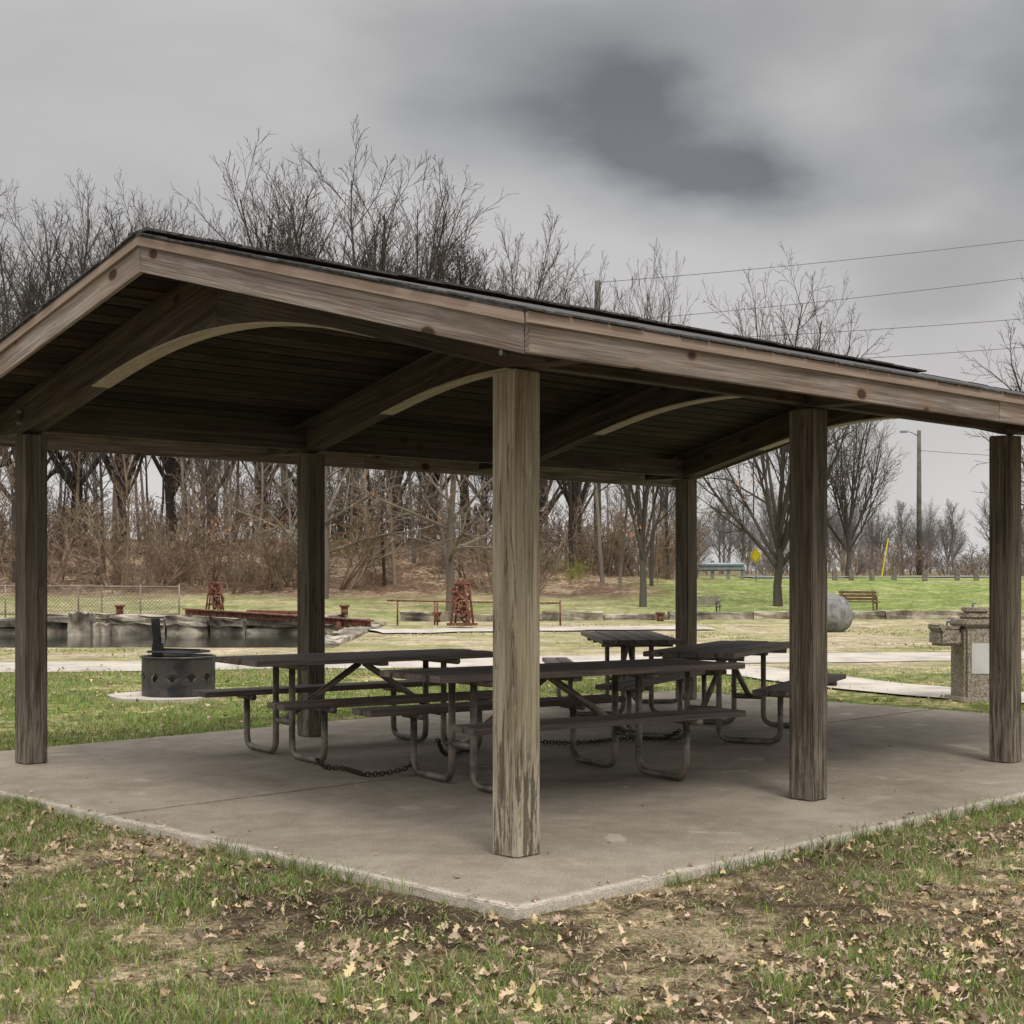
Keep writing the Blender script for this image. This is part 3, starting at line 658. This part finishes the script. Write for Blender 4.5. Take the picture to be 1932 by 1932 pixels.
# ------------------------------------------------------------ trees
def gen_tree(seed,kind):
    r=random.Random(seed); V=[];Fc=[]
    K={'fan':dict(n=[0,12,7,4],ang=(18,38),up=.09),
       'bush':dict(n=[0,12,7,4],ang=(24,46),up=.07),
       'oval':dict(n=[20,10,6,4],ang=(28,46),l1=.42,tr=.95,up=.14,start=.22),
       'spread':dict(n=[13,9,6,3],ang=(50,82),l1=.58,tr=.85,up=.05,start=.14),
       'thin':dict(n=[13,7,5,3],ang=(26,46),l1=.30,tr=.97,up=.12,start=.38),
       'shrub':dict(n=[0,7,4,2],ang=(20,50),up=.05)}[kind]
    sides=[8,6,4,3,3]; segs=[9,7,5,3,2]
    rmin=.0006 if kind!='shrub' else .003
    wb=(.04,.075,.10,.12,.14)
    if kind=='spread': wb=(.06,.13,.16,.18,.2)
    def br(p,d,L,rad,lv):
        n=segs[lv]; P=[p.copy()]; R=[rad]; dd=d.copy(); wob=wb[lv]
        for k in range(n):
            dd=(dd+Vector((r.gauss(0,wob),r.gauss(0,wob),r.gauss(0,wob*.7)+(K['up']*(.6 if lv else .1))))).normalized()
            P.append(P[-1]+dd*L/n); t=(k+1)/n; R.append(max(rad*(1-t*(.78 if lv<2 else .7)),rmin))
        tube_data(P,R,sides[lv],V,Fc,False)
        if lv>=4: return
        nc=K['n'][lv]
        if nc==0: return
        st=K.get('start',.1) if lv==0 else (.22 if lv==1 else .12)
        az=r.uniform(0,6.28)
        for c in range(nc):
            t=st+(1-st)*((c+r.uniform(.1,.9))/nc); i=min(int(t*n),n-1); q=P[i].lerp(P[i+1],t*n-i); tg=(P[i+1]-P[i]).normalized()
            az+=2.4+r.uniform(-.5,.5); a=math.radians(r.uniform(*K['ang']))*(1.0 if lv else (1.1-.45*t))
            o1=tg.orthogonal().normalized(); o2=tg.cross(o1); side=o1*math.cos(az)+o2*math.sin(az)
            nd=(tg*math.cos(a)+side*math.sin(a)).normalized()
            if lv==0: nl=K['l1']*(1.12-.72*t)*r.uniform(.8,1.15)
            else: nl=L*(.52,.44,.48,.5)[lv]*(1.15-.6*t)*r.uniform(.7,1.2)
            br(q,nd,nl,max(R[i]*(.5 if lv==0 else .52),rmin),lv+1)
    if kind=='shrub':
        for k in range(11):
            an=r.uniform(0,6.28); s=r.uniform(.1,.7)
            br(Vector((math.cos(an)*.25,math.sin(an)*.25,0)),Vector((math.cos(an)*s,math.sin(an)*s,1)).normalized(),r.uniform(.5,1),.010,1)
    elif kind in('fan','bush'):
        th=.20 if kind=='fan' else .16
        tp=[Vector((0,0,0)),Vector((r.gauss(0,.004),r.gauss(0,.004),th*.5)),Vector((r.gauss(0,.008),r.gauss(0,.008),th)),Vector((0,0,th*1.6))]
        tube_data(tp,[.023,.018,.016,.012],9,V,Fc,False)
        nl=12 if kind=='fan' else 14; az=r.uniform(0,6)
        mx=36 if kind=='fan' else 52
        for k in range(nl):
            f=(k+.5)/nl; a=math.radians(4+(mx-4)*f**.75)*r.uniform(.85,1.15); az+=2.4+r.uniform(-.3,.3)
            d=Vector((math.sin(a)*math.cos(az),math.sin(a)*math.sin(az),math.cos(a)))
            br(Vector((0,0,th*(1.5-.75*f))),d,(.78-.18*f)*r.uniform(.95,1.05),.0095*r.uniform(.75,1.1),1)
    else: br(Vector((0,0,0)),Vector((r.uniform(-.04,.04),r.uniform(-.04,.04),1)),K['tr'],.019 if kind!='thin' else .012,0)
    A_=np.array(V); s=1.0/np.percentile(A_[:,2],99.9); A_*=s
    return mesh_np('tree_'+kind,A_,np.array(Fc),None,True)
KINDS={}
for kd,seeds in (('fan',(1,2,3)),('bush',(4,5)),('oval',(6,14)),('spread',(7,)),('thin',(8,9,10)),('shrub',(11,12,13))):
    KINDS[kd]=[gen_tree(s,kd) for s in seeds]
def place(name,kind,px,Y,top,mat,parent=None,r=random,width=1.0,X=None,yh=None):
    me=r.choice(KINDS[kind]); key=me.name+mat.name
    m2=bpy.data.meshes.get(key)
    if m2 is None: m2=me.copy(); m2.name=key; m2.materials.append(mat)
    x_=at(px,Y) if X is None else X; g=Hs(x_,Y); h=(zt(top,Y)-g) if yh is None else yh
    o=bpy.data.objects.new(name,m2); o.location=(x_,Y,g-.1); o.scale=(h*width,h*width,h+.1); o.rotation_euler=(0,0,r.uniform(0,6.28)); link(o,parent); return o
r=random.Random(21)
for px,top,Y,kd,w_ in [(-80,350,58,'bush',.9),(40,365,57,'bush',.8),(145,348,60,'fan',1.1),(235,342,58,'bush',.75),(325,352,61,'fan',1.0),(400,375,58,'fan',.85),
    (495,325,60,'fan',.9),(575,282,58,'fan',1.05),(668,262,60,'fan',1.15),(750,310,57,'fan',.9),(815,395,61,'bush',.65),(940,402,55,'fan',.95),
    (1020,470,58,'bush',.75),(1085,490,60,'fan',.9),(880,450,60,'oval',1)]:
    place('bare_tree',kd,px,Y,top,M_bark,None,r,w_)
place('bare_tree','fan',1213,45,450,M_bark,None,r,.62)
place('bare_tree','bush',1468,45,478,M_bark,None,r,.74)
place('bare_tree','spread',850,44,640,M_barkl,None,r,1.0)
place('bare_tree','spread',610,48,660,M_barkl,None,r,1.2)
place('bare_tree','fan',1600,62,700,M_bark,None,r,.9)
place('bare_tree','bush',2085,26,460,M_bark,None,r,.85)
place('bare_tree','bush',-330,22,60,M_bark,None,r,.72)
DW=empty('distant_woodland',(0,0,0))
for k in range(40):
    px=-350+1650*(k+r.random())/40; Y=r.uniform(60,85); top=r.uniform(520,680) if px<850 else r.uniform(600,760)
    if px>1150: top=r.uniform(780,880)
    place('woodland_tree',r.choice(['thin','thin','oval']),px,Y,top,r.choice([M_barkl,M_barkhaze,M_barkhaze]),DW,r,r.uniform(.6,.9))
for k in range(46):
    px=-300+1600*(k+r.random())/46; Y=r.uniform(50,58); place('woodland_trunk','thin',px,Y,r.uniform(640,820),r.choice([M_barkl,M_bark,M_brush]),DW,r,r.uniform(.8,1.2))
for k in range(60):
    px=r.uniform(1250,2500); Y=r.uniform(95,150); top=r.uniform(905,1000) if px<1800 else r.uniform(900,965)
    place('woodland_tree',r.choice(['thin','oval','fan']),px,Y,top,M_barkhaze,DW,r,1.2)
UG=empty('undergrowth',(0,0,0))
for k in range(180):
    px=-350+1640*(k+r.random())/180; Y=r.uniform(49.5,64)
    if px>1050: Y=max(Y,55)
    place('brush',"shrub",px,Y,0,M_brush,UG,r,r.uniform(.9,1.5),yh=r.uniform(.4,1.7) if r.random()<.75 else r.uniform(2,3.4))
for px,Y in ((1060,53),(1085,52),(1100,54),(1245,58),(1040,56),(640,55)):
    place('budding_shrub',"shrub",px,Y,0,M_bud,UG,r,.9,yh=r.uniform(.9,1.5))
for k in range(60):
    px=r.uniform(1180,2400); Y=r.uniform(72,110)
    place('brush',"shrub",px,Y,0,M_brush if r.random()<.6 else M_barkhaze,UG,r,1.5,yh=r.uniform(.8,2.6))
# ------------------------------------------------------------ grass and leaves
ca,sa=math.cos(math.radians(45)),math.sin(math.radians(45))
def local(x,y):
    dx=x-OX; dy=y-OY; return dx*ca+dy*sa,-dx*sa+dy*ca
def inslab(x,y,mar=0.0):
    a_,b_=local(x,y); return (a_>-OV-mar)&(a_<3*BAY+OV+mar)&(b_>-OV-mar)&(b_<W+OV+mar)
def blades(P,h,w,col,lean=.5):
    n=len(P); az=rng.uniform(0,2*np.pi,n); ln=rng.uniform(.1,1,n)*lean*h; la=rng.uniform(0,2*np.pi,n)
    s=np.stack([np.cos(az),np.sin(az),np.zeros(n)],1)*(w/2)[:,None]; L=np.stack([np.cos(la)*ln,np.sin(la)*ln,np.zeros(n)],1)
    up=np.zeros((n,3)); up[:,2]=h
    V=np.stack([P-s,P+s,P+L*.35+up*.6-s*.8,P+L*.35+up*.6+s*.8,P+L+up*.95],1).reshape(-1,3)
    b=np.arange(n)[:,None]*5; F_=np.concatenate([b+np.array([[0,1,3]]),b+np.array([[0,3,2]]),b+np.array([[2,3,4]])])
    return V,F_,np.repeat(col,5,axis=0)
def gcol(n,straw,k=1.0):
    g=np.array([0.235,0.32,0.078])[None]*k*rng.uniform(.5,1.4,(n,1))*np.stack([rng.uniform(.75,1.25,n),np.ones(n),rng.uniform(.7,1.5,n)],1)
    t=np.array([0.54,0.455,0.285])[None]*rng.uniform(.55,1.2,(n,1)); m_=(rng.uniform(0,1,n)<straw)[:,None]; return np.where(m_,t,g)
def green(x,y):
    g=fbm(x,y,1.3,11)*1.0+.7*(fbm(x,y,5,15)-.5)
    px=CX+x/y*F; py=HY+1.4*F/y
    g=g+.10*sst(1000-px,0,700)*sst(py,1640,1850)+.12*sst(py,1780,1920)+.20*(1-sst(px,150,600))*(1-sst(py,1480,1620))
    g=g-.05*sst(px,1000,1500)*(1-sst(py,1700,1850))
    g=g-.22*np.exp(-((px-700)/260)**2-((py-1670)/50)**2)
    return g
n=60000
cx=rng.uniform(-6.5,6.5,n); cy=3.6+rng.uniform(0,1,n)**1.2*8.5
k=(np.abs(cx)<cy*.40+1.3)&(~inslab(cx,cy,-.0)); cx,cy=cx[k],cy[k]
g=green(cx,cy); k=rng.uniform(0,1,len(cx))<np.clip((g-.39)*3.6,.09,1); cx,cy,g=cx[k],cy[k],g[k]
nb=10; X=np.repeat(cx,nb)+rng.normal(0,.018,len(cx)*nb); Y=np.repeat(cy,nb)+rng.normal(0,.018,len(cx)*nb); gg=np.repeat(g,nb); hv=np.repeat(rng.uniform(.6,1.6,len(cx)),nb)
k=~inslab(X,Y,.0); X,Y,gg,hv=X[k],Y[k],gg[k],hv[k]; n=len(X); print('fg blades',n)
h=rng.uniform(.015,.052,n)*(.6+1.1*np.clip(gg-.4,0,.5))*hv
V1,F1,C1=blades(np.stack([X,Y,H(X,Y)-.004],1),h,rng.uniform(.003,.0055,n),gcol(n,.22),1.1)
n=120000; X=rng.uniform(-6.5,6.5,n); Y=3.6+rng.uniform(0,1,n)*8; k=(np.abs(X)<Y*.4+1.3)&(~inslab(X,Y,.01)); X,Y=X[k],Y[k]; n=len(X)
V2,F2,C2=blades(np.stack([X,Y,H(X,Y)+.002],1),rng.uniform(.006,.022,n),rng.uniform(.002,.0045,n),gcol(n,.9),4.0)
n=800; e=rng.uniform(0,9,n); sd=rng.uniform(0,1,n)<.5
off=-OV-rng.uniform(-.02,.07,n); a_=np.where(sd,e-OV,off); b_=np.where(sd,off,e*.7-OV)
X=OX+a_*ca-b_*sa; Y=OY+a_*sa+b_*ca; k=(fbm(X,Y,2.6,31)>.48)&(rng.uniform(0,1,n)<.8); X,Y=X[k],Y[k]; hs=rng.uniform(.5,1.2,len(X))
X=np.repeat(X,12)+rng.normal(0,.022,len(X)*12); Y=np.repeat(Y,12)+rng.normal(0,.022,len(Y)*12); hs=np.repeat(hs,12); k=~inslab(X,Y,.003); X,Y,hs=X[k],Y[k],hs[k]; n=len(X)
V3,F3,C3=blades(np.stack([X,Y,H(X,Y)-.004],1),rng.uniform(.04,.12,n)*hs,rng.uniform(.003,.005,n),gcol(n,.12,.8),1.2)
n=90000; X=rng.uniform(-10,9,n); Y=10+rng.uniform(0,1,n)*11; k=(np.abs(X)<Y*.36+1.0)&(~inslab(X,Y,.0))&(((X-fx+.13)**2+(Y-fy)**2)>.42); X,Y=X[k],Y[k]
dpath=np.abs(Y-(22.6+.2*X)); k=(dpath>1.25); 
pp=[(2.2,22.2),(3.5,19.6),(4.2,17.8),(5.2,16.4),(7.0,15.0),(12,13.5)]
for (q0,q1) in zip(pp[:-1],pp[1:]):
    d=np.array([q1[0]-q0[0],q1[1]-q0[1]]); t=np.clip(((X-q0[0])*d[0]+(Y-q0[1])*d[1])/(d@d),0,1); k&=np.hypot(X-q0[0]-t*d[0],Y-q0[1]-t*d[1])>.66
X,Y=X[k],Y[k]; g=fbm(X,Y,.8,19)+.5*(fbm(X,Y,3,21)-.5)-.25*sst(X,2,5); k=rng.uniform(0,1,len(X))<np.clip((g-.34)*3.5,.04,1); X,Y=X[k],Y[k]; X=np.repeat(X,3)+rng.normal(0,.03,len(X)*3); Y=np.repeat(Y,3)+rng.normal(0,.03,len(Y)*3); k=~inslab(X,Y,0);X,Y=X[k],Y[k]; n=len(X)
V4,F4,C4=blades(np.stack([X,Y,H(X,Y)-.004],1),rng.uniform(.02,.06,n),rng.uniform(.006,.011,n),gcol(n,.25,1.1),.9)
n=16000; X=rng.uniform(-9,13,n); Y=rng.uniform(23.5,38,n); k=(fbm(X,Y,.5,63)+.3*(fbm(X,Y,2.5,64)-.5)>.56)&(X>-.36*Y-1)&(~((X<BX+.5)&(Y>26.3)))&(np.abs(Y-(22.6+.2*X))>1.3); X,Y=X[k],Y[k]; n=len(X)
V5,F5,C5=blades(np.stack([X,Y,H(X,Y)-.004],1),rng.uniform(.02,.05,n),rng.uniform(.02,.035,n),gcol(n,.5,1.1),1.5)
Vs=[V1,V2,V3,V4,V5]; Fs=[F1,F2,F3,F4,F5]; off=0; Fo=[]
for v_,f_ in zip(Vs,Fs): Fo.append(f_+off); off+=len(v_)
me=mesh_np('grass',np.concatenate(Vs),np.concatenate(Fo),np.concatenate([C1,C2,C3,C4,C5]))
obj('grass',me,M_grass)
up_=[(0,.015),(.14,.11),(.24,.07),(.36,.25),(.47,.11),(.60,.30),(.70,.13),(.84,.17),(1,.0)]
T=np.array([[p[0]-.5,s*p[1],0] for p in up_ for s in (1,0,-1)])
TF=np.array([[i*3+q,(i+1)*3+q,(i+1)*3+q+1,i*3+q+1] for i in range(8) for q in (0,1)])
def leaves(X,Y,Z,size,tilt,base=(.55,.435,.30)):
    n=len(X); s=size
    c1=rng.normal(0,.8,n); c2=rng.uniform(-.4,1.1,n); wsc=rng.uniform(.5,1.25,n)
    L=np.tile(T[None],(n,1,1)); L[:,:,1]*=wsc[:,None]
    L[:,:,2]=c1[:,None]*(L[:,:,0]**2)+c2[:,None]*np.abs(L[:,:,1])+.12*np.sin(L[:,:,0]*9+rng.uniform(0,6,n)[:,None])*L[:,:,1]*3
    L*=s[:,None,None]
    a=rng.uniform(0,2*np.pi,n); tx=rng.normal(0,tilt,n); ty=rng.normal(0,tilt,n)
    x,y,z=L[:,:,0],L[:,:,1],L[:,:,2]
    y,z=y*np.cos(tx)[:,None]-z*np.sin(tx)[:,None],y*np.sin(tx)[:,None]+z*np.cos(tx)[:,None]
    x,z=x*np.cos(ty)[:,None]+z*np.sin(ty)[:,None],-x*np.sin(ty)[:,None]+z*np.cos(ty)[:,None]
    x,y=x*np.cos(a)[:,None]-y*np.sin(a)[:,None],x*np.sin(a)[:,None]+y*np.cos(a)[:,None]
    z=z-z.min(axis=1)[:,None]*.75
    V=np.stack([x+X[:,None],y+Y[:,None],z+Z[:,None]],2).reshape(-1,3)
    F_=(np.arange(n)[:,None,None]*27+TF[None]).reshape(-1,4)
    c=np.array(base)[None]*rng.uniform(.3,1.2,(n,1))*np.stack([np.ones(n),rng.uniform(.88,1.05,n),rng.uniform(.75,1.1,n)],1)
    return V,F_,np.repeat(c,27,axis=0)
n=90000; X=rng.uniform(-6.5,6.5,n); Y=3.6+rng.uniform(0,1,n)**1.1*8; k=(np.abs(X)<Y*.4+1.3)&(~inslab(X,Y,.0)); X,Y=X[k],Y[k]
g=fbm(X,Y,1.3,41)+.55*(fbm(X,Y,4,43)-.5)-.35*np.clip(green(X,Y)-.5,0,.4); px=CX+X/Y*F; py=HY+1.4*F/Y; g=g+.06*sst(px,900,1500)-.05*(1-sst(px,0,500))+.04*sst(py,1650,1800); k=rng.uniform(0,1,len(X))<np.clip((g-.32)*1.7,.07,1); X,Y=X[k],Y[k]
print('leaves',len(X))
A1=leaves(X,Y,H(X,Y)+rng.uniform(0,.02,len(X)),.016+.055*rng.uniform(0,1,len(X))**2.0,.45)
n=110; X=rng.uniform(-3,4,n); Y=rng.uniform(6,13,n); k=inslab(X,Y,-.1); X,Y=X[k],Y[k]; A2=leaves(X,Y,np.full(len(X),.002),rng.uniform(.012,.035,len(X)),.1)
n=2500; X=rng.uniform(-9,9,n); Y=rng.uniform(11,21,n); k=~inslab(X,Y,.05); X,Y=X[k],Y[k]; A3=leaves(X,Y,H(X,Y)+.02,rng.uniform(.03,.08,len(X)),.3)
n=900; e=rng.uniform(0,9,n); sd=rng.uniform(0,1,n)<.6; off=-OV+rng.exponential(.05,n)-.03; a_=np.where(sd,e-OV,off); b_=np.where(sd,off,e*.7-OV)
X=OX+a_*ca-b_*sa; Y=OY+a_*sa+b_*ca; k=inslab(X,Y,-.005)&(rng.uniform(0,1,n)<.3); X,Y=X[k],Y[k]; A4=leaves(X,Y,np.full(len(X),.003),rng.uniform(.015,.045,len(X)),.15)
As=[A1,A2,A3,A4]; off=0; Fo=[]
for a_ in As: Fo.append(a_[1]+off); off+=len(a_[0])
me=mesh_np('fallen_leaves',np.concatenate([a_[0] for a_ in As]),np.concatenate(Fo),np.concatenate([a_[2] for a_ in As]))
obj('fallen_leaves',me,M_leaf)
Xs=[];Ysx=[];Zs=[]
for px,py,Y,sx_,sy_,n in ((540,985,47.5,60,40,70),(690,940,47.5,60,30,60),(640,1000,48,80,30,60),(420,1000,49,60,30,40),(1420,920,44.5,60,50,45),(1190,985,44.5,20,50,20),(850,960,44,50,40,30)):
    a_=rng.normal(px,sx_*.5,n); b_=rng.normal(py,sy_*.5,n); Yv=Y+rng.normal(0,1,n); Xs.append((a_-CX)*Yv/F); Ysx.append(Yv); Zs.append(EYE+(HY-b_)*Yv/F)
A5=leaves(np.concatenate(Xs),np.concatenate(Ysx),np.concatenate(Zs),rng.uniform(.07,.14,sum(len(q) for q in Xs)),.9,(.55,.28,.13))
obj('clinging_leaves',mesh_np('clinging_leaves',*A5),M_leaf)
# ------------------------------------------------------------ world
w=bpy.data.worlds.new('World'); sc.world=w; w.use_nodes=True; nt=w.node_tree; bg=nt.nodes['Background']
sun_dir=Vector((0.35,-1.0,0.0)).normalized(); elev=math.radians(56)
sky=N(nt,'ShaderNodeTexSky'); sky.sky_type='NISHITA'; sky.sun_disc=False; sky.sun_elevation=elev; sky.sun_rotation=math.atan2(sun_dir.x,sun_dir.y); sky.dust_density=3
tc=N(nt,'ShaderNodeTexCoord'); g=tc.outputs['Generated']
sp=N(nt,'ShaderNodeSeparateXYZ'); nt.links.new(g,sp.inputs[0])
st=N(nt,'ShaderNodeVectorMath',operation='MULTIPLY'); st.inputs[1].default_value=(1,1,2.2); nt.links.new(g,st.inputs[0])
nz=N(nt,'ShaderNodeTexNoise'); nz.inputs['Scale'].default_value=5.5; nz.inputs['Detail'].default_value=5; nz.inputs['Roughness'].default_value=.5; nt.links.new(st.outputs[0],nz.inputs['Vector'])
wr=N(nt,'ShaderNodeVectorMath',operation='MULTIPLY_ADD'); wr.inputs[1].default_value=(.2,.2,.2); nt.links.new(nz.outputs['Color'],wr.inputs[0]); nt.links.new(st.outputs[0],wr.inputs[2])
def blob(px,py,rx,rz_,amt):
    d=Vector((px-CX,F,HY-py)).normalized(); c=Vector((d.x+.1,d.y+.1,d.z*2.2+.1))
    s=N(nt,'ShaderNodeVectorMath',operation='SUBTRACT'); nt.links.new(wr.outputs[0],s.inputs[0]); s.inputs[1].default_value=c
    m_=N(nt,'ShaderNodeVectorMath',operation='MULTIPLY'); nt.links.new(s.outputs[0],m_.inputs[0]); m_.inputs[1].default_value=(1/rx,1/rx,1/rz_)
    l=N(nt,'ShaderNodeVectorMath',operation='LENGTH'); nt.links.new(m_.outputs[0],l.inputs[0])
    return mrange(nt,l.outputs['Value'],0,1,amt,0)
acc=None
for b_ in ((1040,185,.19,.19,.42),(1120,205,.09,.08,.20),(1400,330,.15,.15,.46),(1440,345,.07,.08,.20),(1270,260,.12,.10,.20),(1980,190,.12,.28,.42),(1500,40,.25,.10,.15),(1780,520,.12,.05,.12)):
    v=blob(*b_); acc=v if acc is None else math_(nt,'ADD',acc,v)
acc=math_(nt,'MINIMUM',acc,.62)
n0=noise(nt,st.outputs[0],3.2,5,.5,.4); base=mrange(nt,n0,.3,.7,.90,1.08)
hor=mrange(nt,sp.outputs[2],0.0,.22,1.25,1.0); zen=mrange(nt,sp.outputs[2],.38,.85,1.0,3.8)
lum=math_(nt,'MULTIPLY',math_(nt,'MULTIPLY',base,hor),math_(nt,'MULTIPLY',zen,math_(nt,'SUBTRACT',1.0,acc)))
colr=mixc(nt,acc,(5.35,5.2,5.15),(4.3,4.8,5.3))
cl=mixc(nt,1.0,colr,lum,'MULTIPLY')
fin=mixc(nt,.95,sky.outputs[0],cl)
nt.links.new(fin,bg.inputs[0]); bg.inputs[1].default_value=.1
L=bpy.data.lights.new('sun','SUN'); L.energy=1.5; L.angle=math.radians(14); L.color=(1,.95,.87); lo=bpy.data.objects.new('sun',L); link(lo)
d=Vector((sun_dir.x*math.cos(elev),sun_dir.y*math.cos(elev),math.sin(elev))); lo.rotation_euler=d.to_track_quat('Z','Y').to_euler(); lo.location=(0,0,30)
# ------------------------------------------------------------ camera
cam=bpy.data.cameras.new('camera'); co=bpy.data.objects.new('camera',cam); link(co); sc.camera=co
co.location=(0,0,EYE); co.rotation_euler=(math.radians(90),0,0); cam.sensor_width=36; cam.lens=36*F/1932; cam.shift_y=(HY-966)/1932; cam.clip_end=2000; cam.clip_start=.05
sc.view_settings.view_transform='Standard'; sc.view_settings.look='None'; sc.view_settings.exposure=0
print('objs',len(bpy.data.objects))
